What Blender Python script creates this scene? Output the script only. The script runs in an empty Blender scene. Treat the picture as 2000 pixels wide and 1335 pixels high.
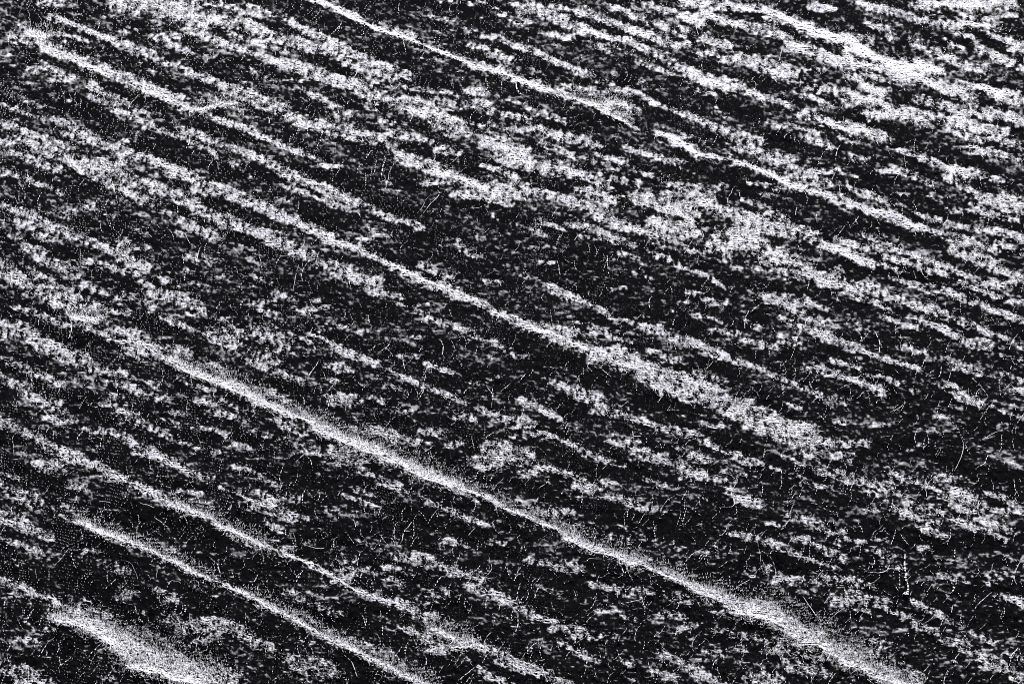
import bpy, math
import numpy as np
from mathutils import Vector, Matrix

SC = bpy.context.scene
CAM_EL = 40.0
LAMP_EL, LAMP_AZ = 30.0, 10.0
LAMP_DIST, LAMP_W, LAMP_POWER, FILL_POWER = 1.4, 0.3, 70.0, .8
WORLD = 0.001
BASE, GAIN, C0, C1 = 0.11, 0.95, 0.11, 0.46
WHITE = 0.62
RIDGE_P = 0.6
ROW = 4.0
CURVE_F = [0, .1, .25, .4, .5, .65, .8, 1]
CURVE_L = [.78, .71, .54, .43, .36, .22, -.02, -.2]
LEAN_N = [.15, .31, .31, .08]
LEAN_MIN, LEAN_MAX = -0.22, 0.95
PH = [.11, .5, .03]
RAG = 0.28
FINE = 2.0
N_FUZZ, N_NAP, N_FLAT = 9000, 30000, 36000

# ---------------------------------------------------------------- camera, lamps, exposure
_el = math.radians(CAM_EL)
_dist = 0.20 * 100.0 / 36.0
_cam = bpy.data.cameras.new("camera")
_cam.lens, _cam.sensor_width = 100.0, 36.0
_cam.clip_start, _cam.clip_end = 0.01, 50.0
cam = bpy.data.objects.new("camera", _cam)
SC.collection.objects.link(cam)
cam.location = (0.0, -_dist * math.cos(_el), _dist * math.sin(_el))
cam.rotation_euler = (math.radians(90.0) - _el, 0.0, 0.0)
SC.camera = cam

world = bpy.data.worlds.new("World")
SC.world = world
world.use_nodes = True
bg = world.node_tree.nodes["Background"]
bg.inputs["Color"].default_value = (0.86, 0.84, 1.0, 1.0)
bg.inputs["Strength"].default_value = WORLD

def lamp(name, el, az, dist, sx, sy, energy, color):
    l = bpy.data.lights.new(name, 'AREA')
    l.shape, l.size, l.size_y = 'RECTANGLE', sx, sy
    l.energy, l.color = energy, color
    o = bpy.data.objects.new(name, l)
    SC.collection.objects.link(o)
    e, a = math.radians(el), math.radians(az)
    p = Vector((math.cos(e) * math.sin(a), math.cos(e) * math.cos(a), math.sin(e))) * dist
    o.location = p
    o.rotation_euler = (-p).to_track_quat('-Z', 'Y').to_euler()
    return o
# one lamp beyond the far edge of the cloth rakes light across it from behind; a very weak one overhead fills
lamp("raking_lamp", LAMP_EL, LAMP_AZ, LAMP_DIST, LAMP_W, LAMP_W * .6, LAMP_POWER, (0.965, 0.945, 1.0))
lamp("fill_lamp", 60.0, 25.0, 1.5, 0.5, 0.3, FILL_POWER, (0.93, 0.91, 1.0))

SC.render.engine = 'CYCLES'
SC.view_settings.view_transform = 'Standard'
SC.view_settings.look = 'None'
SC.view_settings.exposure = 0.0
SC.view_settings.gamma = 1.0
SC.view_settings.use_curve_mapping = False
SC.cycles.use_denoising = False
SC.cycles.max_bounces = 2
SC.cycles.diffuse_bounces = 0
SC.cycles.filter_width = 1.0

STROKES = """@0,0
.5 40 220,20 330,10
.58 36 280,90 400,130 500,175 600,210 660,240
.4 60 690,260 780,280 840,300
1 36 170,190 240,192
.5 45 60,195 170,230 260,235
.45 26 270,185 360,190 480,225
.62 60 250,260 340,290 480,350 600,390 700,420 820,480
.55 45 820,520 930,515 1040,545
.6 55 950,560 1050,600 1150,605
1 26 1100,605 1150,598 1220,580 1310,570
.5 45 1060,410 1150,430 1230,460 1300,510 1400,530 1500,570 1600,610
.5 75 1250,490 1380,530 1520,590
.5 75 1620,640 1720,690 1850,720 2000,750
.42 40 1750,680 1900,670
.35 35 0,300 60,310
.4 32 130,400 230,380 330,385
.45 36 220,345 330,400 400,430
.35 28 290,450 380,450
.42 40 490,470 560,510 640,540
.32 28 340,545 430,580
.4 34 500,540 600,570 680,570 760,600 840,640
.37 34 640,620 760,660 860,690
.35 30 60,520 160,560 240,590
.42 24 0,580 90,600 180,650 300,670
.45 40 300,660 380,690 450,730 540,735
.4 38 0,690 100,710 200,750 300,790 400,820
.45 38 350,750 450,760 560,800 640,830
.4 34 660,800 740,780 800,720
.4 42 0,800 100,770 200,820 300,840
.4 50 0,830 120,870 230,910 330,940
.42 50 250,850 370,880 480,910 600,950 700,990
.45 48 430,950 550,990 650,1040 760,1090 850,1100
.5 55 560,920 680,880 760,860 860,890 960,940 1050,990 1150,1030 1240,1060 1300,1090
.52 62 1300,1090 1400,1120 1500,1170 1600,1220 1700,1260 1800,1310 1880,1340
.36 60 700,990 850,1040 960,1080 1080,1120
.35 36 1020,1030 1160,1070
.42 52 980,1110 1100,1160 1200,1200 1300,1240 1420,1280 1550,1310
.36 36 850,1150 950,1190
.42 46 1000,1220 1100,1260 1200,1320
.35 34 0,960 90,970 160,1000
.42 32 150,1000 230,1030 340,1070
.42 34 0,1130 60,1160 140,1190
.46 46 130,1170 250,1240 350,1280 470,1320
.4 38 330,1200 430,1180 520,1150
.35 28 630,1140 720,1120 800,1150
.36 38 90,1230 180,1290 250,1330
.3 28 590,1200 650,1200
.3 28 740,1280 780,1285
.52 90 650,30 800,30 950,40 1060,30
.5 65 880,70 1000,90 1130,120 1250,110 1400,150 1500,190 1600,230 1700,250 1850,280
.52 40 1040,170 1140,180
.46 40 1130,200 1250,240 1350,280 1450,310 1540,350
.36 34 1240,130 1300,200 1450,240 1600,290
.52 65 1560,360 1660,370 1760,400
.47 58 1790,430 1900,450 2000,480
.36 28 1330,370 1430,400 1480,430
.36 28 1540,450 1680,440
.58 34 1730,530 1820,560
.42 36 1850,590 1950,630
.42 32 880,220 960,250 1060,300
.36 40 860,200 1000,200
.36 32 900,360 1000,350
.3 24 1110,310 1220,320
.32 28 620,170 760,170
.27 28 570,80 660,90
.42 32 1130,0 1230,15 1330,60 1430,80
.33 28 1390,30 1480,50 1510,90
.42 34 1600,100 1650,140 1740,180 1830,220 1950,270
.62 28 1750,0 1830,20 1930,60 2000,95
.5 34 1190,660 1280,690 1400,720
.6 28 1400,735 1500,780 1620,830 1760,880
.46 28 1800,920 1900,930
.46 46 1030,730 1130,770 1250,810 1350,850 1440,880 1550,930
.5 58 1550,930 1650,990 1760,1030 1880,1080 2000,1130
.42 28 880,715 980,760 1080,790 1180,840 1220,890
.32 24 1290,910 1350,950
.32 24 1400,990 1460,1000
.42 28 1560,1030 1700,1070 1830,1130 2000,1180
.27 28 1540,1110 1620,1110
.4 40 1880,260 2000,330
@650,0
.8 24 20,60 130,110 250,160 400,210 530,260 640,300 760,350
.45 32 260,130 370,170 470,200
.68 52 780,360 900,390 1000,430 1100,470 1200,500
.5 28 1200,500 1300,540 1350,580 1480,600
1 34 1340,545 1430,580 1500,590 1560,560 1620,570
1 22 1460,600 1520,640 1600,670 1650,690
.55 55 1540,610 1640,620
.5 22 1640,690 1690,720
.36 36 1300,480 1400,490 1560,480
.46 42 0,240 100,290 200,340 330,380 430,430
.4 55 60,330 200,390 320,410
.42 46 230,430 350,430
.4 28 400,480 530,500 640,510 700,540
.52 66 0,450 120,480 220,540 340,580 430,600 530,630 600,660 700,700
.46 55 400,560 550,600 650,650
.5 46 560,690 660,740 740,740
.46 75 0,720 100,730 180,760
.42 46 180,770 290,790 350,820
.42 38 0,600 100,640
.46 28 270,680 350,690
.42 42 280,730 400,750 500,780 600,820 700,840
.46 36 570,840 700,860
.56 70 370,870 480,900 560,930 650,970 760,1010 860,1040 960,1070 1050,1090
.5 50 680,1080 800,1090 900,1110 1000,1130
.45 32 500,1030 600,1010
.42 36 570,560 650,570 700,590
.46 46 760,500 850,500
.46 46 750,570 850,590 880,620
.36 26 940,550 1080,580
.42 48 950,640 1080,670
.36 34 880,690 1000,720 1100,710 1200,720
.32 32 1100,610 1230,650 1320,690
.47 48 1150,720 1280,760 1400,780 1480,810
.5 85 860,790 980,830 1080,860
.5 68 930,870 1080,910 1200,930 1330,960 1440,1000 1520,1040
.36 32 1150,790 1260,830 1360,880
.47 32 830,920 930,950 1020,990
.42 28 1010,1020 1130,1060 1220,1090
.5 48 1120,1070 1260,1100 1380,1130 1480,1180
.62 36 1360,1050 1430,1060 1500,1080
.5 55 1450,1090 1560,1130
.52 58 1480,1200 1600,1250 1750,1290 1900,1330
.57 75 1680,1100 1800,1130 1880,1170 2000,1190
.52 75 1800,1220 1900,1260 2000,1240
.46 28 1600,910 1700,950 1800,990
.46 36 1640,830 1760,860 1850,890 1950,910
.42 28 1480,870 1600,900 1680,950
.42 28 1830,1010 1940,1040
.36 36 1500,970 1620,1010 1700,1020
.7 34 1810,745 1900,750 1990,755
.62 58 1900,790 2000,830
.42 28 1140,1220 1220,1250 1280,1280
.36 28 1030,1250 1180,1300
.46 34 1320,1250 1450,1270 1520,1300 1580,1330
.44 34 0,1080 100,1110 200,1150 280,1200 400,1230 500,1270
.36 36 0,1140 100,1180
.32 24 230,1310 300,1320
.32 24 0,925 50,940
.32 24 260,1000 320,1020
.32 28 510,80 600,110 690,110
.27 24 570,180 640,185
.27 24 660,160 740,160
.42 38 910,60 980,90 1100,120
.32 24 980,125 1050,140
.46 32 830,200 930,210 1000,250 1110,275 1180,310
.42 28 770,250 850,265
.42 28 860,300 1000,320
.46 42 1190,320 1270,350 1350,390 1440,420
.32 28 1040,380 1120,390
.36 36 1480,440 1580,460
.42 36 1580,490 1700,520 1780,570 1850,600
.47 38 1850,600 1950,620 2000,650
.32 36 1690,430 1740,470
.52 58 1030,50 1130,40 1230,90 1330,130 1420,160
.68 34 1380,170 1460,180 1550,210 1650,220
.47 38 1650,230 1750,280 1850,310 1920,350
.36 46 1210,190 1330,200
.36 46 1450,250 1540,270
.47 28 1340,50 1400,40
.52 42 1220,30 1350,60 1470,90 1560,120 1660,160
.52 38 1670,170 1780,200 1870,240 1980,250
.47 42 1560,40 1680,80 1760,110
.52 46 1680,20 1800,40 1900,70 2000,100
.47 32 1780,120 1900,150 1960,180
.47 42 1880,350 1960,390 2000,410
.36 28 1690,340 1800,380 1890,410
.36 28 590,10 720,5 800,30
@1300,0
.62 48 100,10 250,20 380,30 520,50 600,70
.57 48 0,60 100,90 190,120
.57 48 200,70 300,110 420,140 520,170
.52 48 0,150 130,190 250,230 360,260
.72 85 590,80 700,110 760,150 860,170
.78 85 800,160 930,200 1020,220 1130,280
.67 55 560,150 640,190 700,230
.8 75 1010,290 1130,310 1250,340 1400,360 1500,390
.67 55 700,260 820,290 900,330 1000,350
.67 42 1050,370 1180,380 1300,400 1430,420
.62 38 1020,430 1150,440 1280,450
.67 55 1250,440 1400,450 1520,480 1620,520 1720,550
.78 46 1640,470 1780,490 1900,510 1960,540
.78 38 1850,550 2000,570
.62 55 1100,480 1200,520
.62 65 1020,560 1150,560 1230,590
.62 65 1130,640 1240,630 1350,640 1450,660
.52 55 1400,560 1540,590 1650,620 1800,640
.67 55 1800,640 1900,650 2000,680
.52 55 1480,640 1600,690 1750,720 1900,740
.52 38 1580,720 1720,770 1900,790 2000,820
.62 36 1690,830 1800,850 1960,880
.67 42 810,30 930,40
.57 38 1080,10 1180,40 1300,70 1400,100
.57 38 1420,110 1530,130 1590,150
.67 42 1590,130 1640,150
.52 38 1600,170 1700,210 1760,270
.57 48 1740,280 1850,310 1900,340 2000,390
.52 48 1480,280 1580,320 1680,360 1780,380
.67 55 1390,20 1500,20 1620,10 1800,20 1930,30
.67 32 1660,130 1780,140 1880,180
.62 32 1800,190 1900,230 1980,250
.57 28 1650,90 1800,100 1950,80
.67 24 1920,280 2000,280
.52 32 1130,120 1230,150 1250,200
.52 32 1050,180 1150,210
.52 32 1370,240 1420,250
.47 36 1560,220 1600,260
.62 40 320,330 400,325 470,340 520,370
.52 65 510,370 620,390 700,420
.47 36 430,310 600,350 760,390 880,390
.62 42 50,360 130,390 200,420
.62 75 150,430 280,460 400,480
.62 48 450,510 560,550 680,580
.62 28 190,510 270,530
.36 46 0,340 80,360
.47 36 160,280 230,300 300,250
.57 28 760,530 880,560 930,590
.52 46 780,510 900,500 1000,520
.52 46 760,630 840,640 930,680
.62 56 920,680 1030,710 1150,750 1230,780
.62 28 670,690 780,720 850,740
.42 28 560,690 660,710
.47 32 780,770 860,800 930,820
.36 28 970,770 1080,800
.47 36 40,610 150,650 230,680
.47 46 230,690 330,720 430,760 530,790
.42 36 330,740 420,790
.32 36 270,630 340,640
.72 42 0,750 60,755 90,800 140,840
.8 32 120,840 250,870 370,890 480,930 600,970 650,1010
.52 28 170,880 250,890
.52 46 400,830 480,840 580,870 700,890
.36 28 520,870 680,920 760,940
.42 55 700,960 800,1000 900,1020
.62 42 670,1010 760,1050 870,1080 960,1110
.62 52 960,1110 1060,1140 1150,1170 1250,1190 1330,1240 1430,1270
.47 46 820,960 950,950 1080,990
.47 36 1000,1040 1100,1070 1230,1110
.42 36 1180,960 1280,940 1380,980 1480,1020
.47 32 1300,840 1400,860 1490,890
.57 46 1430,880 1540,920 1640,950 1740,960
.42 28 1000,870 1140,880
.42 32 1560,990 1650,1030 1760,1090
.62 55 1760,1110 1880,1110 2000,1130
.47 46 1880,1160 2000,1180
.42 28 1740,970 1880,1010
.36 36 1560,1170 1700,1180 1900,1210
.42 36 1380,1190 1500,1220 1630,1260 1740,1270
.47 36 1430,1280 1550,1310 1700,1330
.42 36 1800,1280 1920,1310 2000,1330
.36 28 1250,1130 1350,1150
.52 22 1300,1075 1350,1080
.52 28 0,910 90,910
.47 24 450,1020 600,1040 660,1030
.42 36 0,1010 120,1030 250,1060 330,1030
.52 55 0,1080 150,1090 250,1110
.52 55 60,1130 200,1140 330,1180
.62 65 0,1170 120,1200
.57 55 30,1260 170,1300
.42 28 420,1110 520,1140 600,1170
.47 46 260,1150 380,1180 500,1200
.36 24 560,1190 680,1210
.57 75 420,1230 550,1260 680,1290 800,1310
.52 55 280,1310 400,1310 550,1330
.42 28 540,1080 640,1100
.36 28 780,1260 850,1290
@0,434
.42 42 100,20 250,10 400,50
.47 46 290,10 380,50 480,90 560,130 640,170
.36 32 230,80 330,100
.36 55 60,70 150,130 240,160
.47 46 650,180 740,220 820,260
.36 32 560,230 680,270 760,290
.42 32 460,220 560,230
.42 55 220,200 330,240 430,270
.42 32 350,270 450,300
.52 46 0,210 60,260 130,310
.52 55 0,270 100,330 200,380
.42 36 120,240 220,290 310,330
.52 85 180,370 300,400 420,430
.52 65 300,450 430,460 550,480
.88 36 420,525 520,540 560,530
.42 36 460,350 560,380 610,400
.47 36 650,420 740,410
.42 32 600,490 720,500
.47 36 870,310 940,320
.42 36 790,320 850,370
.52 55 850,390 950,410 1050,440 1130,490
.42 36 780,440 860,470
.42 36 900,530 1020,570 1080,600
.42 46 1090,590 1200,610 1300,600
.32 36 1150,520 1280,540
.47 55 1180,640 1300,640 1380,600 1470,580
.47 75 1400,590 1500,620 1590,670
.42 55 1440,740 1540,760
.47 36 1370,770 1480,800 1600,860 1680,890
.42 46 1260,690 1330,650
.47 32 90,480 180,490 270,530
.58 28 270,540 370,570 470,590 560,620
.52 36 490,600 600,620
.65 17 580,655 700,660 760,690
.47 46 620,600 760,610
.62 38 720,660 830,690
.52 52 750,690 880,740 980,770
.47 46 840,690 950,690 1050,720
1 42 1010,790 1100,840 1180,870 1300,910
1 58 1300,910 1400,960 1480,1000
1 42 1480,1000 1560,1040 1640,1080
.8 20 1640,1080 1720,1100
1 58 1740,1120 1830,1160 1920,1200 2000,1230
.55 46 1100,780 1200,790 1270,830
.47 55 1420,930 1520,930 1560,960
.57 36 1560,1000 1620,990
.42 36 1640,1020 1700,1070
.42 36 0,560 100,560 150,590
.42 36 0,620 100,610 200,620
.47 46 180,650 280,680 360,710
.36 55 220,700 320,720 400,740
.36 46 330,760 430,780 520,800
.47 55 370,730 470,740
.42 46 510,820 620,830 700,830
.42 42 0,760 100,800 180,830 270,860
.42 46 0,870 80,900 160,910
.42 46 100,800 250,850 330,900
.42 46 590,890 700,900 780,940
.36 36 600,950 680,980
.42 36 150,960 250,990 330,1000
.47 32 520,1020 600,1010 650,960
.36 55 260,1040 350,1070 400,1100
.36 36 250,1090 330,1110
.42 32 670,1050 780,1060
.47 32 680,1110 760,1120 820,1140 900,1160
.47 36 480,1150 580,1160 680,1180 730,1200
.62 42 0,1110 80,1140 160,1180
.52 36 160,1180 260,1220 330,1270 440,1300
.47 36 700,740 780,760
.42 32 850,960 950,990
.42 32 820,890 880,910
.42 36 960,1060 1080,1080
.42 32 930,1100 1000,1130
.36 32 1000,870 1100,930 1200,950
.36 28 1080,990 1150,1010 1250,1000
.42 32 1160,1060 1280,1080 1360,1110
.36 28 900,1180 1000,1220 1080,1250
.36 28 1060,1150 1200,1150 1280,1190
.36 36 1300,1030 1420,1060
.36 36 1380,1160 1500,1200 1600,1210
.42 36 1500,1110 1640,1150
.36 36 1280,1240 1400,1260
.42 36 760,1270 860,1280 980,1330
.42 32 1100,1260 1200,1280
.36 55 1650,1250 1800,1290 1950,1290
.52 42 1820,970 1900,960 1980,1000
.32 32 1880,1000 1960,1030
.52 42 1220,10 1350,30 1450,60 1520,80
.52 65 1500,90 1600,130 1680,180 1760,210
.47 46 1760,220 1860,240 1980,260
.47 55 1860,290 2000,320
.58 46 1630,0 1740,30 1830,70 1920,120 2000,150
.42 32 660,100 740,90
.47 55 680,130 800,140
.36 24 760,50 840,60
.42 36 1040,30 1150,80 1240,80
.42 36 1060,170 1150,210 1240,220
.32 24 1180,250 1230,260
.36 24 1340,140 1420,150
.36 36 1420,300 1500,330
.52 55 1540,410 1620,410
.52 28 1450,440 1530,430
.42 22 1440,490 1520,500 1600,520
.52 36 1700,480 1840,470
.36 28 1660,490 1720,510
.42 28 1720,430 1780,430
.36 32 1780,600 1860,580 1960,580
.65 17 1650,590 1720,620 1800,640 1870,690
.42 32 1880,700 1980,750
.42 32 1690,640 1760,700
.47 36 1820,790 1920,800
.42 32 1820,860 1900,890
.32 32 1200,290 1280,310
@650,434
.62 38 0,90 80,120 180,170 280,210 380,260 460,300
.67 65 460,300 580,350 680,400
.47 32 620,320 690,280
.67 46 680,400 800,440 900,490 1000,540 1100,580
.62 52 1100,580 1200,620 1300,660 1400,700 1480,740
.57 55 1180,590 1300,600 1450,630
.62 85 1460,740 1580,770 1700,820 1820,880
.62 65 1580,710 1680,740
.57 65 1800,890 1900,930 2000,950
.52 55 1700,860 1850,930
.47 36 1760,780 1850,830 1950,880 2000,890
.57 42 1200,360 1280,390 1380,430
.47 36 1400,440 1500,490 1580,550 1590,560
.42 32 1600,530 1700,560
.52 42 1720,580 1840,600
.42 32 1430,560 1550,630 1680,660
.42 28 1880,650 2000,680
.52 28 1760,710 1820,730
.42 24 1820,740 1920,770
.32 28 1320,530 1380,560
.47 46 1490,60 1580,100 1680,130
.42 32 1600,170 1700,200
.36 28 1380,80 1500,90
.36 24 1090,140 1240,140
.42 28 1150,0 1250,20
.57 46 1580,10 1700,40 1850,90
.52 36 1740,150 1860,210
.62 55 1780,20 1900,30 2000,20
.42 28 1680,280 1770,310
.36 24 1560,370 1640,360
.42 24 1870,490 1960,480
.52 20 1970,440 2000,440
.52 42 700,130 780,180
.42 32 610,115 700,110
.36 24 780,180 850,190
.42 42 480,230 560,260
.42 32 150,100 210,100
.42 24 230,70 300,75
.62 24 850,325 930,330
.52 32 1040,280 1080,295
.47 24 1160,225 1230,225
.52 55 0,240 80,270 160,310 250,330
.47 36 190,370 290,400 370,410
.36 24 350,450 430,470 530,460
.47 32 490,510 600,550 680,580 760,600
.42 32 780,630 900,680 1000,710
.36 28 850,660 1000,660
.42 28 380,650 480,640
.42 28 1020,750 1090,750
.36 36 100,600 190,610
.52 36 0,690 80,720 170,750 240,790
.47 32 370,740 470,750
.52 32 500,770 600,810 680,830
.47 28 20,820 100,820
.52 28 310,820 390,860 480,900 560,930 660,970 740,1010
.47 28 290,910 360,920 400,950
.36 36 100,970 230,970 280,1000
.47 55 0,980 80,1000 160,990
.36 36 300,1050 430,1050
.52 42 670,1070 770,1090
.52 36 820,1030 870,1060
.52 55 930,1080 1000,1110 1100,1120
.52 46 1050,1000 1120,1010 1200,1060 1260,1090
.47 24 870,870 950,850
.42 28 770,890 830,900
.42 28 1200,880 1290,900
.52 55 1330,930 1420,970 1480,990
.42 46 1450,1050 1560,1060 1660,1080
.36 36 1560,1030 1640,1050
.42 36 1640,1080 1740,1110 1850,1150
.52 36 1850,1150 1950,1180 2000,1200
.52 46 1080,1180 1160,1190
.57 24 1180,1170 1300,1220 1400,1270 1540,1330
.47 36 640,1230 740,1220
.52 75 860,1250 1000,1270 1100,1290
.47 55 960,1320 1100,1320
.42 42 480,1150 600,1160
.42 42 370,1200 470,1210
.52 55 130,1130 300,1170 350,1200
1 58 0,1180 80,1210 180,1240 250,1260
.62 55 230,1250 340,1270
.52 75 0,1290 150,1300 350,1330
.47 46 1640,1230 1700,1260 1760,1290
.42 36 1520,1220 1640,1240
.52 55 1680,1310 1850,1310
.42 28 1920,1260 2000,1290
@1300,434
.52 36 0,20 150,50
.52 65 0,60 120,60
.57 55 390,30 520,50 650,60 720,90
.57 75 270,130 420,130 560,170 650,180
.52 28 130,160 220,165
.52 55 640,30 760,70 860,110
.62 55 860,120 960,150 1050,190 1150,230
.57 75 560,200 680,210 780,240
.62 55 640,280 760,280 870,300 960,280
.57 85 880,320 1000,350 1080,380
.62 36 1090,200 1200,230 1280,260
.52 28 940,90 1050,120 1130,150
.47 32 1090,60 1160,90 1250,130
.57 28 1160,130 1280,150 1380,180 1460,220 1560,240
.52 36 1230,200 1370,230 1480,270 1560,290
.52 32 1250,310 1380,340 1480,380
.52 46 1470,360 1570,380 1650,420
.67 38 1640,430 1760,460 1870,500 2000,550
.52 36 1580,250 1650,290 1760,320
.52 55 1730,330 1860,340 1950,340
.47 36 1640,330 1780,390 1900,430 2000,450
.47 36 1290,10 1400,30 1520,60 1600,90
.52 55 1600,150 1700,190 1830,240
.47 46 1640,110 1760,130 1850,160
.36 46 1640,20 1800,40
.42 46 1900,60 1980,80
.42 46 1850,110 2000,160
.47 46 1830,260 1920,290 2000,310
.52 36 1060,340 1180,350
.52 46 1080,380 1220,390 1320,440
.52 28 1070,430 1160,440 1250,490
.57 28 1210,530 1290,550
.52 46 1380,460 1480,480 1560,510
.57 36 1430,550 1550,590
.42 28 1330,580 1420,590
.47 32 1570,620 1700,660 1790,660
.52 36 1700,690 1830,690
.47 36 1640,550 1760,590 1860,640
.52 46 1890,650 2000,680
.52 28 1870,740 2000,760
.62 24 1880,840 1960,870 2000,880
.52 36 1900,920 2000,950
.52 42 1590,790 1700,820 1740,840
.42 36 1300,700 1440,710
.42 28 1060,580 1120,580
.42 32 60,240 200,280 250,310
.42 28 250,310 330,370
.42 32 120,390 200,400
.42 28 120,440 180,440
.42 46 200,420 330,450
.42 24 0,490 90,480
.52 20 150,520 230,520 320,560
.52 55 560,410 680,420
.57 55 580,440 700,460 780,440
.47 46 680,490 740,500
.47 24 470,380 540,400
.47 28 780,530 900,550
.42 28 640,530 720,570
.57 42 700,570 820,600 940,640
.52 55 900,650 1020,680 1090,700
.52 24 1080,710 1200,750
.57 36 1230,760 1340,790 1430,820
.52 32 450,550 520,590
.42 36 260,600 420,620
.62 32 450,655 540,680 620,700
.42 55 640,650 740,670
.52 46 60,650 150,670 250,720 330,750
.47 32 340,760 460,790 570,830
.42 32 570,840 690,890 830,940 880,990
.42 36 920,980 1000,1010
.52 32 930,770 1020,790 1100,810
.57 42 750,830 870,820 960,850 1060,880
.62 42 1050,880 1130,910 1210,930
.47 28 1100,850 1200,860 1290,890
.42 28 1130,930 1220,970
.42 28 690,1010 780,1050
.42 28 940,1110 1020,1110
.52 46 1480,900 1570,900 1660,940
.47 46 1640,970 1760,1000
.42 28 1590,1020 1660,1050
.36 28 1370,930 1430,940
.36 28 1490,1080 1570,1080
.36 28 1160,1130 1240,1130
.42 46 1860,1140 1940,1130
.42 28 1820,1020 1900,1060 2000,1090
.47 46 0,760 80,770
.52 36 0,830 100,850
.52 36 160,830 250,840
.57 85 0,920 120,950 230,960
.52 85 120,900 280,890
.57 85 240,980 340,1000
.52 65 360,1000 480,1010 600,1080
.62 85 330,1050 430,1080
.62 105 470,1120 600,1150 710,1180
.57 65 560,1100 700,1120 820,1140
.52 36 620,1210 740,1230 840,1250
.52 42 770,1180 880,1220 1000,1230 1130,1220
.52 42 60,1160 160,1180 240,1220
.42 46 190,1120 300,1140
.42 36 240,1230 330,1280 390,1310
.52 28 140,1290 240,1310
.42 36 720,1270 860,1330
.47 36 940,1300 1040,1300
.36 36 1360,1260 1440,1240
.36 36 1440,1140 1530,1160
@0,868
.52 55 270,20 400,50 460,80
.52 75 210,110 350,90
.52 46 450,90 560,120 640,150
.62 46 590,160 690,190
.8 14 700,205 770,210
.57 42 760,220 860,260 930,310
.82 42 950,330 1050,360 1150,385
.6 28 1020,400 1100,390
.62 24 1150,390 1210,430
.97 38 1210,435 1300,470 1400,520 1480,560
.5 36 1260,480 1380,550 1480,600
.65 36 1480,560 1580,600 1680,640 1780,690
.7 32 1780,690 1880,740 1960,790 2000,810
.52 55 1880,720 2000,700
.52 32 1560,570 1640,570
.95 42 450,430 540,470 620,500 700,540
.57 42 550,460 650,480 760,530
.85 38 760,550 860,590 960,640 1060,690
.88 34 1060,700 1180,750
.7 34 1180,750 1280,790 1380,830
.88 32 1380,840 1480,890 1580,940 1680,990
.88 32 1680,990 1780,1050 1880,1090 2000,1140
.42 50 1530,890 1640,930 1740,980
.47 55 760,20 850,40 920,80
.57 28 880,60 980,110 1060,150
.47 46 1060,150 1180,190
.62 24 1220,230 1330,270 1420,310
.52 55 1430,260 1520,310
.57 46 1420,330 1540,350
.42 55 1570,380 1700,410
.36 55 1560,270 1660,300
.42 36 1000,240 1120,270
.36 36 1100,20 1220,40
.57 28 1310,110 1390,140 1460,170
.36 36 1480,190 1560,220
.42 36 1500,450 1620,480
.42 32 1640,560 1750,540
.47 55 1840,60 1960,50
.52 36 0,150 100,180
.47 42 0,230 100,270 200,290
.42 55 100,300 220,320
.42 46 380,230 480,240
.32 36 340,330 420,350
.47 65 0,390 100,420 160,460
.42 55 180,480 280,510
.36 46 0,520 120,560 200,600
.42 36 40,640 120,660
.42 36 460,590 560,600
.36 46 600,660 720,700
.36 36 560,670 640,650
.52 36 0,750 100,780 170,810
.62 28 90,840 180,840 240,845
.62 28 470,850 520,860
.57 65 290,870 380,910 450,940
.92 55 330,960 430,990 530,1030 620,1090
.5 90 450,900 580,950 700,1010 820,1060
.78 115 480,970 600,1020 720,1090 850,1150
.82 120 700,1120 850,1190 1000,1240 1120,1290
.5 105 850,1090 1000,1160 1150,1230 1300,1310
.97 46 730,1250 860,1270 960,1300 1100,1340
.42 36 200,1030 300,1030
.42 36 100,1080 200,1090
.47 75 0,1250 120,1250 220,1280
.52 75 100,1300 280,1330
.42 36 640,1250 700,1270
.42 36 560,1290 640,1320
.47 46 660,840 740,820
.47 55 880,820 1000,850
.42 55 900,950 1000,960
.47 75 1000,1000 1150,1010
.52 75 1150,990 1260,1010 1380,1060
.47 55 1400,1110 1520,1130
.47 46 1100,1070 1200,1060
.42 55 1520,1170 1650,1200
.52 75 1640,1240 1780,1240 1880,1280
.42 46 1600,820 1720,870 1800,900
.42 46 1780,900 1900,940
.36 36 1900,640 1980,640
@650,868
.92 46 350,90 450,130 520,150
1 70 450,130 560,180 650,210
1 38 650,210 760,250 860,290
.85 28 860,290 950,340 1050,380 1150,420
.52 46 1120,370 1200,370 1320,360
.92 32 1150,420 1230,450 1310,500
.57 55 1260,440 1370,460
1 52 1310,510 1400,550 1500,580 1600,620 1700,660
.5 55 1500,560 1640,590 1740,630
.92 28 1700,660 1800,700 1900,740 2000,780
.42 36 1840,680 1940,720
.52 46 1550,500 1640,520
.57 55 60,20 200,40 330,50
.52 46 30,110 200,90 350,110
.36 36 150,140 300,210 400,230
.47 32 250,220 400,260 500,290
.36 28 60,280 150,310 260,350
.42 36 120,250 220,270
.47 32 520,330 650,360 750,410 880,450
.36 28 600,250 750,290 850,340
.42 36 880,540 960,550
.52 36 640,540 720,550
.42 46 440,620 560,640 690,680
.42 46 320,610 420,640
.42 32 300,680 450,710
.47 55 620,680 740,720 850,740
.47 55 760,780 900,830 960,860
.62 18 930,885 1030,875
.42 80 500,850 600,820
.36 36 280,730 400,770
.75 36 0,750 100,790 200,830 290,860
.52 46 0,720 100,690 180,690
.52 55 290,870 400,890 460,920
.57 46 460,950 580,950 620,980
.88 52 570,1020 660,1050 760,1090
.95 34 680,1140 760,1130
.52 55 380,1010 480,1060 600,1130
.62 46 760,1100 900,1150 1000,1200 1080,1220
.52 55 1080,1220 1150,1270 1250,1310 1330,1340
.52 55 940,1200 1080,1250
.42 36 500,1140 640,1170
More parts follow.
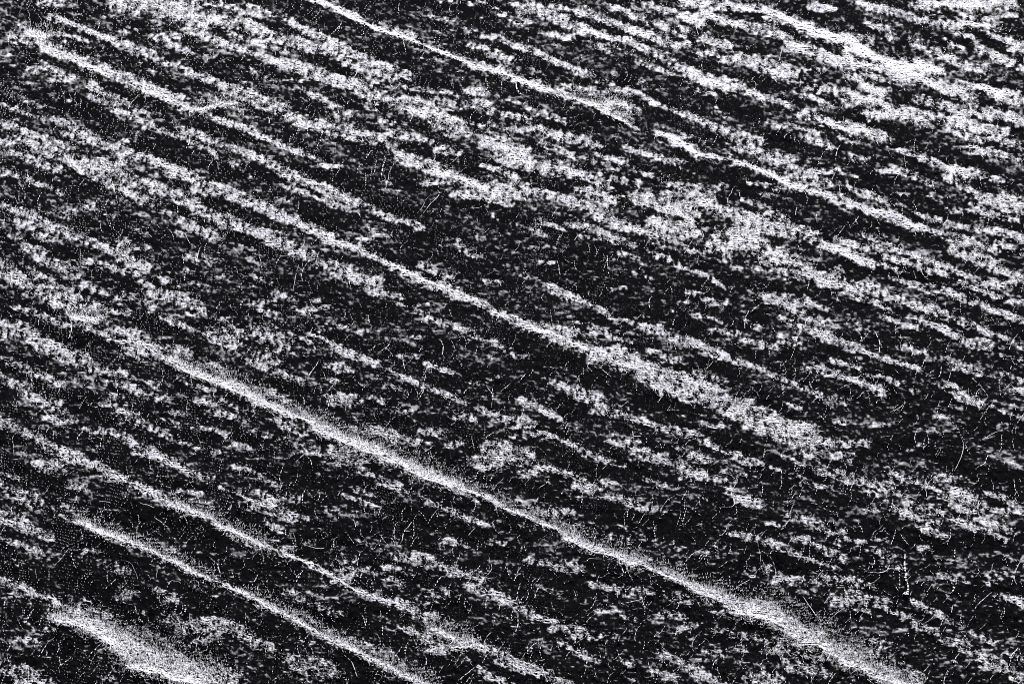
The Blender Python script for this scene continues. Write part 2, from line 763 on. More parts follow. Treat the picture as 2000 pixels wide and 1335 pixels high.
.42 28 750,1200 830,1240
.42 46 830,1270 950,1310
.85 40 0,1070 100,1120 200,1180 290,1220 380,1270 480,1310 560,1345
.4 60 100,1080 250,1150 380,1220
.42 36 1020,910 1120,920
.52 36 1120,960 1240,980
.52 36 1220,1020 1390,1020
.42 28 920,940 970,960
.42 42 1360,1060 1450,1080 1560,1060
.42 36 1280,1110 1420,1160
.42 28 1380,1180 1480,1200
.42 36 1600,1200 1680,1230
.42 46 1440,780 1560,800
.42 55 1600,820 1760,820
.47 46 1080,650 1200,660
.47 46 1220,690 1380,700
.42 36 1050,440 1100,460
.36 28 1180,800 1250,830
.36 36 1480,920 1600,940 1700,980
.42 46 1850,850 2000,890
.42 36 1840,940 1950,970
.42 36 1820,1150 1920,1200 2000,1250
.42 55 1780,1270 1900,1300
.52 65 810,100 950,90 1070,70 1130,100
.52 36 1160,120 1280,150 1400,200
.52 55 1050,160 1120,140
.52 46 1360,220 1460,240
.47 46 1500,270 1600,300 1680,320
.36 36 1380,30 1500,80 1620,110
.47 46 1680,60 1800,90
.42 36 1740,190 1860,220
.36 46 1720,350 1850,360
.42 28 1500,200 1580,210
.42 28 1880,100 1960,100
.42 28 1940,180 2000,170
@1300,868
.92 28 0,710 80,740 160,780
.95 55 180,800 300,840 400,880
.6 46 210,790 330,820 440,850
.95 75 380,890 500,920 620,950
.88 105 560,930 700,1000 840,1060
.5 105 700,970 850,1030 1000,1090 1150,1150
.85 85 840,1080 960,1150 1080,1220
.6 115 1000,1130 1150,1200 1300,1270 1400,1320
.97 55 1000,1210 1120,1260 1250,1300 1330,1340
.97 18 700,1130 800,1130 900,1150
.52 28 600,1090 700,1130
.47 46 350,1060 480,1080 580,1110
.52 46 580,1160 700,1160 800,1190 860,1220
.52 55 650,1220 800,1250 880,1290
.52 75 480,1310 600,1310
.42 46 0,950 100,970
.42 42 60,1030 160,1010
.36 36 230,930 350,960
.36 36 30,830 150,860 240,900
.47 46 0,1180 100,1220 160,1250
.42 46 160,1270 260,1310
.42 36 210,1160 290,1160
.42 36 340,1140 440,1140
.36 36 240,1030 330,1040
.36 28 0,90 80,100
.52 55 70,150 180,160 220,170
.47 36 140,50 240,90
.47 55 320,20 400,60
.47 46 430,90 540,100
.47 36 310,150 380,150
.47 32 370,180 440,165
.42 36 220,180 320,190
.52 55 380,300 480,310 520,330
.47 20 180,280 260,320
.47 46 730,40 830,60
.47 28 640,60 720,80
.47 32 730,90 850,140 950,180 1050,220 1180,280
.42 24 580,120 680,150 780,190
.42 28 760,210 870,230 920,230
.47 32 940,150 1050,170 1130,210
.52 55 1120,210 1230,230 1300,200
.47 46 1260,180 1370,200 1500,180
.42 46 1500,180 1600,190
.52 85 1580,260 1680,290 1750,340
.47 46 1600,340 1720,370
.42 36 1780,270 1900,300
.47 55 1840,360 1900,370
.47 46 1920,320 2000,380
.52 36 1340,320 1450,350 1540,380
.52 32 1580,410 1680,450 1780,480 1900,530
.42 46 1740,410 1880,450
.52 36 1820,460 1950,490
.57 46 1260,350 1340,380 1440,410
.52 36 1410,460 1500,490 1560,520
.52 32 1440,430 1520,430
.57 28 1110,355 1180,370
.52 36 1410,570 1460,575
.47 24 1650,550 1700,580
.52 36 950,50 1020,70
.47 36 680,400 780,410 850,420
.52 36 830,460 920,480 990,490
.52 28 1000,520 1120,545
.42 36 1160,520 1230,530
.57 28 370,490 450,500 510,520
.42 36 560,440 640,440
.52 36 270,550 330,550
.52 24 210,590 270,580
.42 46 560,540 660,570 720,600
.52 46 720,520 820,550
.42 55 860,570 940,600 1000,630
.52 28 740,610 860,650 980,690
.47 65 1180,600 1250,620
.52 32 1290,680 1330,680
.47 55 620,740 760,740 820,740
.47 65 880,740 1000,750 1100,760
.42 46 1100,760 1180,800
.47 85 930,860 1050,860 1130,880
.42 55 1160,870 1240,860
.42 55 470,700 560,690
.52 36 1240,910 1330,950 1390,970
.57 32 1380,870 1460,910 1540,950
.47 46 1400,1000 1500,1040
.42 36 1580,990 1660,1010
.47 46 1560,1090 1680,1110
.42 36 1640,1130 1720,1150
.62 46 1150,1080 1260,1110
.57 36 1740,1180 1830,1180
.52 65 1780,1220 1920,1230
.47 55 1940,1290 2000,1320
.47 32 1530,720 1640,740 1700,770
.52 46 1800,760 1850,750
.57 42 1880,840 1960,870 2000,890
.36 32 1930,640 2000,660
.36 28 1700,1040 1830,1100
.42 24 1900,1160 2000,1190"""
FIBRES = """@1300,868
1250,670 1230,700 1180,712 1120,708
1160,620 1165,660 1150,690
1280,780 1300,815
1617,575 1616,600 1615,640
1820,820 1760,870 1710,925
770,850 820,920 850,970 870,1000
1000,910 930,960 905,990 905,1010
1010,1060 1040,1020
155,770 160,720
345,800 355,770 355,730
100,670 150,610 220,575
180,640 215,605
390,820 400,790 470,750
390,215 370,270 385,310 370,345 280,352
130,80 155,50 180,48
715,150 725,100
775,190 740,220
895,440 890,405
965,410 950,370
1230,300 1235,260
650,470 690,420
690,320 720,270
1310,500 1360,560
1740,380 1745,310
1730,130 1780,100 1800,50
880,840 920,800
45,560 50,520
530,860 545,830
1480,1180 1500,1230
1600,1220 1640,1160
1850,1280 1900,1230
1420,1290 1470,1230
@0,868
1630,110 1700,50 1760,5
1145,340 1150,300
1260,380 1285,340 1290,330
860,400 940,460
560,420 570,370
550,310 620,320
780,320 860,350
1005,430 1000,400 1060,385
930,800 960,760 1010,770
690,790 710,760
145,990 155,950
330,1230 400,1180
585,1320 640,1240
1040,1130 1090,1080
1150,1150 1160,1120
1230,1120 1240,1090
1390,1130 1400,1080 1430,1060
1520,1270 1525,1230
1700,560 1770,580 1810,580
1650,770 1690,700
1400,790 1440,720
1440,470 1450,440
670,840 710,830 780,815
760,470 780,430
200,1130 230,1090
@650,868
1120,350 1150,290
1130,260 1190,210 1210,180
170,340 180,380 200,385
260,570 275,500
370,560 390,500 400,480 440,430
270,420 310,390
85,500 120,550
150,760 165,700
1020,730 1050,680
1075,600 1065,550
1400,660 1430,640 1500,635
1120,860 1145,790
1060,1170 1140,1100
1210,1170 1225,1120
840,1200 870,1160
1640,1250 1680,1200
570,790 600,740 630,735
1640,420 1645,360
1900,580 1905,520
1640,880 1720,860
1410,1000 1440,960
190,1000 185,960 200,955
1500,140 1530,110
1590,740 1650,700
840,750 910,740
700,1310 790,1240
@0,434
240,110 270,60
1750,115 1800,60
670,160 720,140
1060,120 1030,60
1230,100 1260,60
1035,270 1030,330
890,100 930,60
1690,890 1740,830 1780,770
1370,730 1400,690
1150,1020 1220,1000 1270,950
295,1210 300,1160
310,1190 350,1160
420,1230 440,1180 470,1150
480,700 500,670
800,1110 790,1080
1240,1230 1270,1190
1450,1230 1465,1260
1200,490 1235,440
@650,434
590,650 615,690 610,760
240,730 300,690 330,650
470,730 500,690
340,820 345,770
300,450 295,480
860,920 890,960 885,1030
940,940 990,900
1040,890 1080,840
1190,940 1200,890
1445,830 1420,800 1440,780
1500,820 1550,860
1300,1190 1320,1140
840,1210 900,1170
1670,1160 1680,1190 1720,1190
1535,260 1530,180
1425,420 1430,380
1890,590 1905,540
490,1300 570,1240
660,330 690,290
880,750 920,720
1190,700 1230,650
@1300,434
440,600 440,540 465,490
470,500 530,455
400,670 440,670
760,580 800,530
1190,740 1190,670 1160,600
1090,670 1130,620
1250,1060 1310,1030 1340,1000
1450,860 1500,820
800,1020 860,960 880,990
560,990 580,960
950,940 1040,900
1070,980 1110,940
1740,1230 1800,1190 1880,1160
1670,1250 1700,1290
35,580 50,540
1570,1040 1600,980
700,230 760,170
280,970 285,920
1560,1240 1610,1250
620,620 590,570
@650,0
490,1210 540,1140 590,1090 585,1060
855,470 855,420
480,340 510,290
330,310 375,290
180,890 215,840
860,330 860,290
1000,360 1030,320
755,220 760,170
265,1000 285,900
1760,360 1770,320
25,180 50,120
320,470 350,490 380,460
1500,700 1490,660
@0,0
1850,190 1900,140
1080,240 1100,210
930,1030 950,990
580,1170 605,1110
990,1200 990,1150
1280,1250 1290,1210 1265,1180
1300,940 1285,910
1640,870 1660,840
1500,700 1500,660 1480,660
1650,760 1670,700
1780,800 1800,740
120,1070 130,1030
165,1050 165,1010 180,1000
345,640 350,600
245,1330 275,1300
1340,340 1380,290
45,250 48,200
@1300,0
600,80 595,30
1240,220 1250,180
725,1210 730,1150
540,800 545,750
700,780 695,750
850,930 855,900
415,1110 410,1060
680,960 685,920
180,800 200,760
210,810 230,770
260,810 290,750
1520,860 1530,830
200,390 205,340"""
# ---------------------------------------------------------------- relief of the cloth
W0, H0 = 1024, 683
STEP = 0.8                            # mesh spacing across, in picture pixels
STEPV = 0.55
MX, MY = 150, 120                     # cloth carries on beyond the frame on every side
SRC = 2000.0 / 1024.0
EL = math.radians(CAM_EL)               # how steeply the camera looks down on the cloth
FW = 0.20                             # width of the cloth seen across the picture, metres
LENS, SENSOR = 100.0, 36.0
DIST = FW * LENS / SENSOR
CAM = np.array([0.0, -DIST * math.cos(EL), DIST * math.sin(EL)])
FWD = -CAM / DIST
RIGHT = np.array([1.0, 0.0, 0.0])
UP = np.cross(RIGHT, FWD)
PX = FW / W0
SUN_EL = math.radians(LAMP_EL)
SUN_AZ = math.radians(LAMP_AZ)
LDIR = np.array([math.cos(SUN_EL) * math.sin(SUN_AZ), math.cos(SUN_EL) * math.cos(SUN_AZ), math.sin(SUN_EL)])

def rays(u, v):
    a = (u - W0 / 2) * PX / DIST
    b = (H0 / 2 - v) * PX / DIST
    return FWD + a[..., None] * RIGHT + b[..., None] * UP

def on_ray(u, v, z):
    d = rays(u, v)
    t = (z - CAM[2]) / d[..., 2]
    return CAM + d * t[..., None]

rng = np.random.default_rng(7)
us = np.arange(-MX, W0 + MX, STEP)
vs = np.arange(-MY, H0 + MY, STEPV)
NU, NV = len(us), len(vs)
UU, VV = np.meshgrid(us, vs)

KY = np.fft.fftfreq(NV, STEPV)[:, None] * 2 * np.pi      # per picture pixel
KX = np.fft.rfftfreq(NU, STEP)[None, :] * 2 * np.pi
def gnoise(sx, sy, ang=0.0):
    """unit-variance noise, blurred sx by sy pixels along a direction (degrees below the horizontal)"""
    a = math.radians(ang)
    c, s = math.cos(a), math.sin(a)
    kl = KX * c + KY * s
    kt = -KX * s + KY * c
    f = np.exp(-0.5 * ((kl * sx) ** 2 + (kt * sy) ** 2))
    n = np.fft.irfft2(np.fft.rfft2(rng.standard_normal((NV, NU))) * f, s=(NV, NU))
    return n / n.std()

def parse(txt):
    out, ox, oy = [], 0.0, 0.0
    for ln in txt.strip().split('\n'):
        if ln[0] == '@':
            ox, oy = map(float, ln[1:].split(','))
            continue
        q = ln.split(' ')
        if ',' in q[0]:
            I = wd = 0.0
        else:
            I, wd, q = float(q[0]), float(q[1]) / 2.857 / SRC, q[2:]
        pts = np.array([[float(t) for t in s.split(',')] for s in q])
        pts = (pts / 2.857 + np.array([ox, oy])) / SRC
        out.append((I, wd, pts))
    return out

def stroke_dist(pts, uu, vv):
    d = np.full(uu.shape, 1e9)
    for (x0, y0), (x1, y1) in zip(pts[:-1], pts[1:]):
        dx, dy = x1 - x0, y1 - y0
        l2 = dx * dx + dy * dy + 1e-9
        t = np.clip(((uu - x0) * dx + (vv - y0) * dy) / l2, 0, 1)
        d = np.minimum(d, np.hypot(uu - x0 - t * dx, vv - y0 - t * dy))
    return d

strokes = parse(STROKES)
# the same kind of ridges, scattered over the margin the photograph does not show
for k in range(420):
    x, y = rng.uniform(-MX, W0 + MX), rng.uniform(-MY, H0 + MY)
    L, a = rng.uniform(12, 60), math.radians(rng.normal(25, 5))
    p = np.array([[x, y], [x + L * math.cos(a), y + L * math.sin(a)]])
    if (p[:, 0].min() > -4 and p[:, 0].max() < W0 + 4 and p[:, 1].min() > -4 and p[:, 1].max() < H0 + 4) or \
       any(-4 < q[0] < W0 + 4 and -4 < q[1] < H0 + 4 for q in p):
        continue
    strokes.append((rng.uniform(.35, .6), rng.uniform(4, 12), p))

def blur_along(a, sl, st, ang):
    c, s = math.cos(math.radians(ang)), math.sin(math.radians(ang))
    f = np.exp(-0.5 * (((KX * c + KY * s) * sl) ** 2 + ((-KX * s + KY * c) * st) ** 2))
    return np.fft.irfft2(np.fft.rfft2(a) * f, s=(NV, NU))

def smooth01(x):
    x = np.clip(x, 0, 1)
    return x * x * (3 - 2 * x)

rag = 0.6 * gnoise(7, 2.2, 14) + 0.4 * gnoise(3.0, 1.2, 8)
F = np.zeros((NV, NU))
FR = np.zeros((NV, NU))                # the bright ridges alone, with a wide fringe
for I, wd, pts in strokes:
    hw = max(wd * (0.74 if I > .8 else 0.56), 1.5)
    m = hw * 2.2 + 4
    i0 = int(max(0, (pts[:, 0].min() - m + MX) / STEP)); i1 = int(min(NU, (pts[:, 0].max() + m + MX) / STEP + 1))
    j0 = int(max(0, (pts[:, 1].min() - m + MY) / STEPV)); j1 = int(min(NV, (pts[:, 1].max() + m + MY) / STEPV + 1))
    if i1 <= i0 or j1 <= j0:
        continue
    sl = (slice(j0, j1), slice(i0, i1))
    d = stroke_dist(pts, UU[sl], VV[sl])
    e = d / hw + (0.30 if I > .8 else RAG) * rag[sl]
    # the brightest ridges fray out, most of all along their upper edge
    F[sl] = np.maximum(F[sl], I * smooth01((1.6 - e) / 1.1 if I > .8 else (1.35 - e) / 0.85))
    if I > .8:
        FR[sl] = np.maximum(FR[sl], smooth01((1.9 - e) / 1.3))

patch = gnoise(16, 3.5, 20)
mid = gnoise(5.5, 1.7, 12)
grain = 0.62 * gnoise(1.15, 0.5, 5) + 0.55 * gnoise(0.6, 0.5, 0) + 0.28 * gnoise(2.6, 0.7, 10)
grain /= grain.std()
# small loose tufts scattered over the flat ground between the ridges
F = np.maximum(F, 0.22 * smooth01((mid * .75 + patch * .65 - 1.5) / .9))
run = blur_along(F, 16.0, 1.3, 25.0)
F = np.where(F > .8, F, np.clip(.72 * F + .42 * run, 0, 1))
Fm = np.clip(F * (1 + 0.14 * np.where(F < .8, mid, 0)), 0, 1)
mean = BASE + GAIN * Fm
con = C0 + C1 * np.minimum(Fm, 1.05 - 0.75 * np.clip((Fm - .6) / .4, 0, 1))
s_des = np.clip(mean + con * grain, 0, 1.05)
lit_des = s_des ** 2.2 * WHITE

def blur(a, s):
    f = np.exp(-0.5 * ((KX * s) ** 2 + (KY * s) ** 2))
    return np.fft.irfft2(np.fft.rfft2(a) * f, s=(NV, NU))

# slope towards the lamp that catches that much light (positive faces the lamp)
tab_p = np.linspace(-math.tan(SUN_EL) - .02, 1.25, 2000)
tab_s = (math.sin(SUN_EL) + tab_p * math.cos(SUN_EL)) / np.sqrt(1 + tab_p ** 2)
P0 = on_ray(UU, VV, np.zeros_like(UU))
YP = P0[..., 1] / PX                                  # distance up the cloth, in picture pixels
SINE, COSE = math.sin(EL), math.cos(EL)

def relief(p, lam, wave):
    """height (picture pixels) whose slope towards the lamp comes closest to p, flat beyond wavelength wave"""
    q = (p - p.mean()) / SINE                         # rise per picture pixel, downwards
    Z = np.conj(1j * KY) * np.fft.rfft2(q) / (KY ** 2 + lam * KX ** 2 + (2 * np.pi / wave) ** 2)
    Z[0, 0] = 0
    return np.fft.irfft2(Z, s=(NV, NU))

# 1. the ridges: folds whose far side faces the lamp
z_px = relief(RIDGE_P * smooth01((blur(Fm, 1.5) - .55) / .4), .3, 160.0)
# 2. the pile: rows of overlapping tufts; where the nap lies away from the lamp each tuft is a ramp
#    that turns its dark side up, where it lies down flat the cloth catches the light
lean = np.interp(blur(Fm, .6), CURVE_F, CURVE_L) + blur(grain, .4) * np.interp(Fm, [0, .3, .6, 1], LEAN_N)
lean = np.clip(lean, LEAN_MIN, LEAN_MAX)
phase = YP / ROW + PH[0] * gnoise(2.5, 1.6, 5) + PH[1] * gnoise(13.0, 8.0, 12) + PH[2] * gnoise(1.0, .8)
z_px = z_px + ROW * lean * (phase - np.floor(phase) - .5)
# 3. single threads and their unevenness
p_fin = np.interp(lit_des, tab_s, tab_p)
p_fin = p_fin - blur(p_fin, 1.6)
z_px = z_px + relief(p_fin * FINE, .02, 7.0)
z = z_px * PX

# ---------------------------------------------------------------- materials
def cloth_material(name, dark, light, scale, rough=0.95):
    m = bpy.data.materials.new(name)
    m.use_nodes = True
    nt = m.node_tree
    b = nt.nodes["Principled BSDF"]
    b.inputs["Roughness"].default_value = rough
    b.inputs["Specular IOR Level"].default_value = 0.05
    tc = nt.nodes.new("ShaderNodeTexCoord")
    no = nt.nodes.new("ShaderNodeTexNoise")
    no.inputs["Scale"].default_value = scale
    no.inputs["Detail"].default_value = 6.0
    rp = nt.nodes.new("ShaderNodeValToRGB")
    rp.color_ramp.elements[0].position, rp.color_ramp.elements[1].position = 0.35, 0.65
    rp.color_ramp.elements[0].color, rp.color_ramp.elements[1].color = dark, light
    nt.links.new(tc.outputs["Object"], no.inputs["Vector"])
    nt.links.new(no.outputs["Fac"], rp.inputs["Fac"])
    nt.links.new(rp.outputs["Color"], b.inputs["Base Color"])
    return m
M_CLOTH = cloth_material("woven_cloth", (0.52, 0.52, 0.54, 1), (0.66, 0.66, 0.68, 1), 900.0)
M_FIBRE = cloth_material("loose_fibre", (0.74, 0.74, 0.76, 1), (0.84, 0.84, 0.86, 1), 400.0, 0.8)

# ---------------------------------------------------------------- mesh building
def mesh_object(name, co, quads, mat, parent=None, smooth=False, origin=None):
    me = bpy.data.meshes.new(name)
    co = np.asarray(co, dtype=np.float32)
    if origin is not None:
        co = co - np.asarray(origin, dtype=np.float32)
    n = len(quads)
    me.vertices.add(len(co))
    me.vertices.foreach_set("co", co.ravel())
    me.loops.add(n * 4)
    me.loops.foreach_set("vertex_index", np.ascontiguousarray(quads, dtype=np.int32).ravel())
    me.polygons.add(n)
    me.polygons.foreach_set("loop_start", np.arange(0, n * 4, 4, dtype=np.int32))
    me.polygons.foreach_set("use_smooth", np.full(n, smooth))
    me.update(calc_edges=True)
    me.materials.append(mat)
    o = bpy.data.objects.new(name, me)
    SC.collection.objects.link(o)
    if origin is not None:
        o.location = origin
    if parent is not None:
        o.parent = parent
    return o

def catmull(pts, k):
    """k points along a smooth curve through pts"""
    pts = np.asarray(pts, float)
    if len(pts) == 2:
        t = np.linspace(0, 1, k)[:, None]
        return pts[0] * (1 - t) + pts[1] * t
    ext = np.vstack([2 * pts[0] - pts[1], pts, 2 * pts[-1] - pts[-2]])
    seg = len(pts) - 1
    out = []
    for t in np.linspace(0, seg, k):
        i = min(int(t), seg - 1); f = t - i
        a, b, c, d = ext[i:i + 4]
        out.append(0.5 * (2 * b + (c - a) * f + (2 * a - 5 * b + 4 * c - d) * f * f + (3 * b - a - 3 * c + d) * f ** 3))
    return np.array(out)

def tubes(P, R, sides=4):
    """P (n, k, 3) centre lines, R (n, k) radii -> vertices and quads of n tubes"""
    n, k, _ = P.shape
    T = np.gradient(P, axis=1)
    T /= np.linalg.norm(T, axis=2, keepdims=True) + 1e-12
    A = np.cross(T, np.array([0.31, 0.23, 0.92]))
    A /= np.linalg.norm(A, axis=2, keepdims=True) + 1e-12
    B = np.cross(T, A)
    th = np.arange(sides) * 2 * np.pi / sides
    V = P[:, :, None, :] + R[:, :, None, None] * (np.cos(th)[:, None] * A[:, :, None, :] + np.sin(th)[:, None] * B[:, :, None, :])
    idx = np.arange(n * k * sides).reshape(n, k, sides)
    q = np.stack([idx[:, :-1, :], np.roll(idx, -1, 2)[:, :-1, :], np.roll(idx, -1, 2)[:, 1:, :], idx[:, 1:, :]], -1).reshape(-1, 4)
    return V.reshape(-1, 3), q

# ---------------------------------------------------------------- the cloth and its ridges
P = P0.copy()
P[..., 2] += z
FLAT = P.reshape(-1, 3)
ii = np.arange(NU * NV).reshape(NV, NU)
QUADS = np.stack([ii[:-1, :-1], ii[1:, :-1], ii[1:, 1:], ii[:-1, 1:]], -1)

RIDGES = [   # label, half width (picture px), course in photograph pixels
    ("longest bright ridge, slanting across the lower middle to the bottom right", 11, [(352,710),(410,742),(455,753),(505,780),(560,806),(608,822),(660,858),(735,873),(810,914),(880,938),(950,970),(1052,1015),(1108,1046),(1175,1073),(1245,1100),(1300,1117),(1360,1143)]),
    ("broad pale ridge running out of the bottom right edge", 20, [(1385,1155),(1440,1180),(1500,1205),(1560,1232),(1620,1262),(1690,1300),(1770,1340)]),
    ("narrow pale ridge in the lower left, ending in a tuft at its upper end", 9, [(157,1018),(215,1042),(265,1060),(330,1092),(410,1130),(480,1160),(560,1203),(620,1228),(700,1265),(760,1300),(840,1335)]),
    ("ridge between the two brightest ones in the lower left", 9, [(90,885),(200,922),(290,958),(330,985),(420,1018),(500,1055),(570,1080),(650,1128),(720,1158),(780,1180)]),
    ("ridge at the bottom centre with a frayed white knot", 12, [(850,1222),(915,1250),(980,1278),(1030,1296),(1085,1325)]),
    ("wide woolly bright ridge in the bottom left corner", 24, [(115,1190),(190,1225),(260,1268),(340,1300),(420,1330)]),
    ("thin straight ridge at the top, left of the centre", 6, [(650,20),(740,56),(835,90),(915,122),(960,140),(1035,167),(1080,185)]),
    ("long middle ridge crossing the picture through its centre", 9, [(455,380),(560,430),(655,466),(750,508),(810,540),(890,575),(965,608),(1035,638),(1110,665),(1165,690)]),
    ("broad speckled continuation of the middle ridge, right of the centre", 17, [(1165,695),(1240,730),(1310,762),(1380,790),(1450,820),(1510,842),(1560,862)]),
    ("narrow bright ridge at the right of the top half", 8, [(1330,280),(1390,304),(1470,325),(1530,358),(1600,375),(1690,405),(1790,442)]),
    ("ridge at the upper left with a bent white end", 9, [(90,92),(140,112),(210,138),(290,168),(340,188),(370,210),(410,210),(455,200)]),
    ("short forked white crest near the top", 7, [(1120,192),(1150,204),(1175,214),(1195,200),(1215,200)]),
]
lab = np.zeros((NV - 1, NU - 1), dtype=np.int16)
cu, cv = UU[:-1, :-1] + STEP / 2, VV[:-1, :-1] + STEPV / 2
for k, (_, hw, pts) in enumerate(RIDGES):
    pts = np.array(pts, float) / SRC
    m = hw + 14
    sl = (slice(int((pts[:, 1].min() - m + MY) / STEPV), int((pts[:, 1].max() + m + MY) / STEPV)),
          slice(int((pts[:, 0].min() - m + MX) / STEP), int((pts[:, 0].max() + m + MX) / STEP)))
    d = stroke_dist(pts, cu[sl], cv[sl]) + 1.6 * rag[:-1, :-1][sl]
    lab[sl] = np.where((d < hw) & (lab[sl] == 0), k + 1, lab[sl])

def part_of(mask, extra=None):
    q = QUADS[mask]
    used = np.unique(q)
    remap = np.full(NU * NV, -1, dtype=np.int64)
    remap[used] = np.arange(len(used))
    return FLAT[used], remap[q], remap

# the sheet has a thickness: a rim and an underside close it below
co, q, remap = part_of(lab == 0)
rim = np.concatenate([ii[0, :], ii[1:, -1], ii[-1, -2::-1], ii[-2:0:-1, 0]])
low = FLAT[rim].copy(); low[:, 2] = z.min() - 0.004
nr = len(rim); base = len(co)
top = remap[rim]; bot = base + np.arange(nr)
side = np.stack([top, np.roll(top, -1), np.roll(bot, -1), bot], -1)
cen = np.array([[low[:, 0].mean(), low[:, 1].mean(), z.min() - 0.004]])
under = np.stack([bot, np.roll(bot, -1), np.roll(bot, -1)[::-1][::-1], np.full(nr, base + nr)], -1)
fl = np.arange(0, nr - 2, 2)
under = np.stack([bot[fl], bot[fl + 1], bot[fl + 2], np.full(len(fl), base + nr)], -1)
cloth = mesh_object("cloth", np.vstack([co, low, cen]), np.vstack([q, side, under]), M_CLOTH)
cloth["label"] = "coarse dark woven cloth with pale fuzzy ridges slanting across it, filling the whole picture"
cloth["category"] = "cloth"
ridge_objs = []
for k, (label, hw, pts) in enumerate(RIDGES):
    co, q, _ = part_of(lab == k + 1)
    o = mesh_object("ridge", co, q, M_CLOTH, cloth, origin=co.mean(0))
    o["label"] = label
    ridge_objs.append(o)

# ---------------------------------------------------------------- loose fibres
def at(a, u, v):
    i = np.clip(((u + MX) / STEP).astype(int), 0, NU - 1); j = np.clip(((v + MY) / STEPV).astype(int), 0, NV - 1)
    return a[j, i]

def fibre_line(U, V, lift, root=0.22):
    """picture courses (n, k) -> centre lines that leave the cloth and rise into the light"""
    zs = at(z, U, V)
    zc = zs + .0002
    t = np.linspace(0, 1, U.shape[1])[None, :]
    up = np.clip(t / root, 0, 1)
    zz = zs - 0.00008 + (zc - zs + lift[:, None]) * up
    zz = np.maximum.accumulate(zz, axis=1) * .5 + zz * .5
    return on_ray(U, V, zz)

frng = np.random.default_rng(21)
drawn = [p for (_, _, p) in parse(FIBRES)]
length = [np.linalg.norm(np.diff(p, axis=0), axis=1).sum() for p in drawn]
order = np.argsort(length)[::-1]
K = 14
def course(p):
    c = catmull(p, K)
    w = np.cumsum(frng.normal(0, .35, c.shape), axis=0)
    w -= np.linspace(0, 1, K)[:, None] * w[-1]
    c = c + w * min(1.0, np.linalg.norm(p[0] - p[-1]) / 25)
    return c[::-1] if c[0, 1] < c[-1, 1] else c
fu, fv, fr, fl_ = [], [], [], []
for rank, i in enumerate(order):
    c = course(drawn[i])
    if rank < 100:
        r = frng.uniform(.30, .46) * PX
        L = fibre_line(c[None, :, 0], c[None, :, 1], np.array([0.0004]))
        tap = np.concatenate([np.linspace(.8, 1, K // 2), np.linspace(1, .5, K - K // 2)])
        v_, q_ = tubes(L, r * tap[None, :], 5)
        o = mesh_object("fibre", v_, q_, M_FIBRE, cloth, origin=L[0, 0])
    else:
        fu.append(c[:, 0]); fv.append(c[:, 1]); fr.append(frng.uniform(.30, .42)); fl_.append(.0004)
# the uncountable rest of the fuzz
NF = N_FUZZ
u0 = frng.uniform(-MX + 6, W0 + MX - 6, NF); v0 = frng.uniform(-MY + 6, H0 + MY - 6, NF)
keep = frng.random(NF) < 0.45 + 0.55 * np.clip(v0 / H0, 0, 1)
u0, v0 = u0[keep], v0[keep]; NF = len(u0)
a0 = np.radians(np.where(frng.random(NF) < .65, frng.normal(62, 22, NF), frng.uniform(0, 180, NF)))
ln = np.exp(frng.normal(math.log(11.0), .42, NF)) * (0.75 + .35 * np.clip(v0 / H0, 0, 1))
bend = frng.normal(0, 1.1, NF)
t = np.linspace(0, 1, K)
ang = a0[:, None] + bend[:, None] * (t[None, :] - .5) + np.cumsum(frng.normal(0, .16, (NF, K)), axis=1)
cu_ = u0[:, None] + np.cumsum(np.cos(ang), 1) * (ln / K)[:, None]
cv_ = v0[:, None] - np.cumsum(np.sin(ang), 1) * (ln / K)[:, None]
rr = np.exp(frng.normal(math.log(.23), .3, NF))
if fu:
    cu_ = np.vstack([cu_, np.array(fu)]); cv_ = np.vstack([cv_, np.array(fv)])
    rr = np.concatenate([rr, fr])
L = fibre_line(cu_, cv_, np.full(len(rr), .00035))
tap = np.concatenate([np.linspace(.8, 1, K // 2), np.linspace(1, .45, K - K // 2)])
v_, q_ = tubes(L, rr[:, None] * PX * tap[None, :], 4)
fz = mesh_object("fuzz", v_, q_, M_FIBRE, cloth)
fz["kind"] = "stuff"

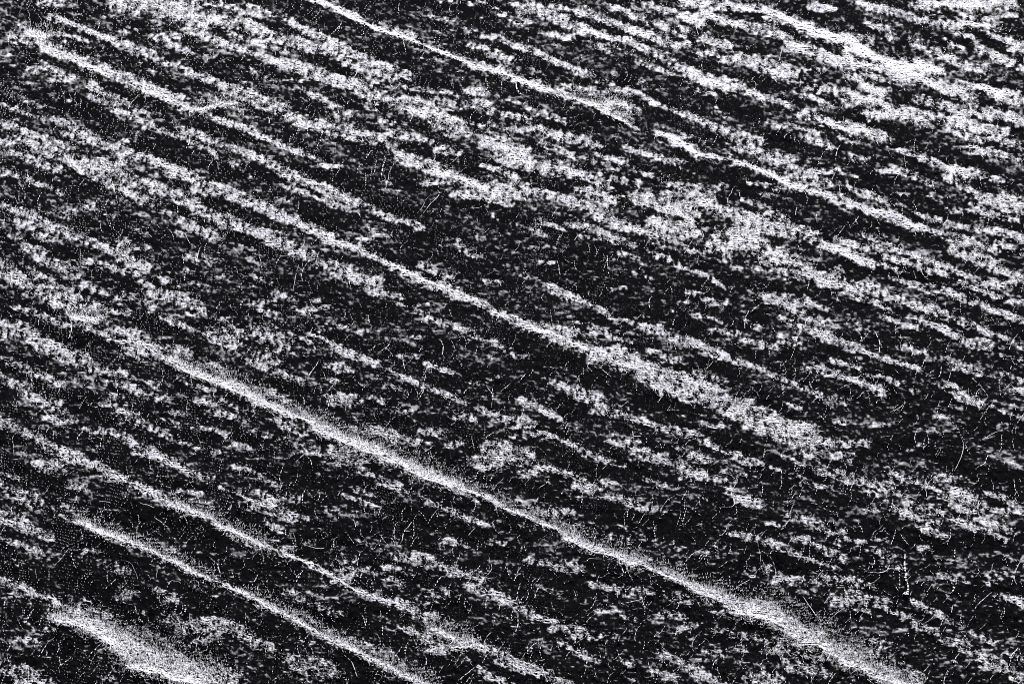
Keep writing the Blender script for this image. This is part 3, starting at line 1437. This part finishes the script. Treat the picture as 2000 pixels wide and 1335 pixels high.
# short nap: standing up and fraying along the brightest ridges, lying flatter on the pale patches
def nap(n, where, lo, span, ang_m, ang_s, len_a, len_b, lift, r_a, r_b, kn):
    m = n * 14
    u0 = frng.uniform(-MX + 8, W0 + MX - 8, m); v0 = frng.uniform(-MY + 8, H0 + MY - 8, m)
    keep = frng.random(m) < smooth01((at(where, u0, v0) - lo) / span)
    u0, v0 = u0[keep][:n], v0[keep][:n]
    n = len(u0)
    a0 = np.radians(frng.normal(ang_m, ang_s, n)); ln = frng.uniform(len_a, len_b, n)
    ang = a0[:, None] + frng.normal(0, .9, n)[:, None] * (np.linspace(0, 1, kn)[None, :] - .5)
    cu_ = u0[:, None] + np.cumsum(np.cos(ang), 1) * (ln / kn)[:, None]
    cv_ = v0[:, None] - np.cumsum(np.sin(ang), 1) * (ln / kn)[:, None]
    L = fibre_line(cu_, cv_, frng.uniform(.4, 1.0, n) * lift, .6)
    R = frng.uniform(r_a, r_b, n)[:, None] * PX * np.linspace(1, .5, kn)[None, :]
    owner = at(np.pad(lab, ((0, 1), (0, 1))), u0, v0)
    return L, R, owner
sets = [nap(N_NAP, FR, .05, .9, 72, 28, 4.0, 11.0, .0007, .15, .28, 5),
        nap(N_FLAT, F, .15, .5, 12, 38, 2.5, 6.0, .00025, .13, .26, 3)]
for k in range(len(RIDGES) + 1):
    vv_, qq_, nb = [], [], 0
    for L, R, owner in sets:
        s = owner == k
        if s.any():
            v_, q_ = tubes(L[s], R[s], 3)
            vv_.append(v_); qq_.append(q_ + nb); nb += len(v_)
    o = mesh_object("nap", np.vstack(vv_), np.vstack(qq_), M_FIBRE, cloth if k == 0 else ridge_objs[k - 1])
    if k:
        o.matrix_parent_inverse = Matrix.Translation(-ridge_objs[k - 1].location)
    o["kind"] = "stuff"

# ---------------------------------------------------------------- the knotted white thread lying on the cloth
pt = np.array([(1766,1083),(1766,1110),(1769,1120),(1768,1129),(1773,1140),(1773,1155),(1768,1164)], float) / SRC
c = catmull(pt, 40)[::-1]
c = c + np.cumsum(frng.normal(0, .12, c.shape), 0) * np.linspace(0, 1, 40)[:, None]
L = fibre_line(c[None, :, 0], c[None, :, 1], np.array([.0006]), .05)
rad = PX * (0.55 + .45 * np.sin(np.linspace(0, 9, 40)) ** 2) * np.concatenate([np.full(26, 1.0), np.linspace(1, .55, 14)])
v_, q_ = tubes(L, rad[None, :], 6)
root = L[0, 0]
thread = mesh_object("loose_thread", v_, q_, M_FIBRE, origin=root)
thread["label"] = "crooked white thread with a knotted lower end, on the dark cloth at lower right"
thread["category"] = "thread"
# its knot: a few turns of the same thread
tt = np.linspace(0, 1, 90)
kc = np.stack([np.cos(tt * 31) * np.sin(tt * 12.3), np.sin(tt * 27) * np.cos(tt * 9.1 + 1), np.cos(tt * 19 + .6)], -1)
kc = kc * np.array([2.2, 3.0, 2.2]) * PX + root + np.array([0, 0, .0006])
v_, q_ = tubes(kc[None], np.full((1, 90), .7 * PX), 6)
mesh_object("knot", v_, q_, M_FIBRE, thread, origin=root).matrix_parent_inverse = Matrix.Translation(-Vector(root))
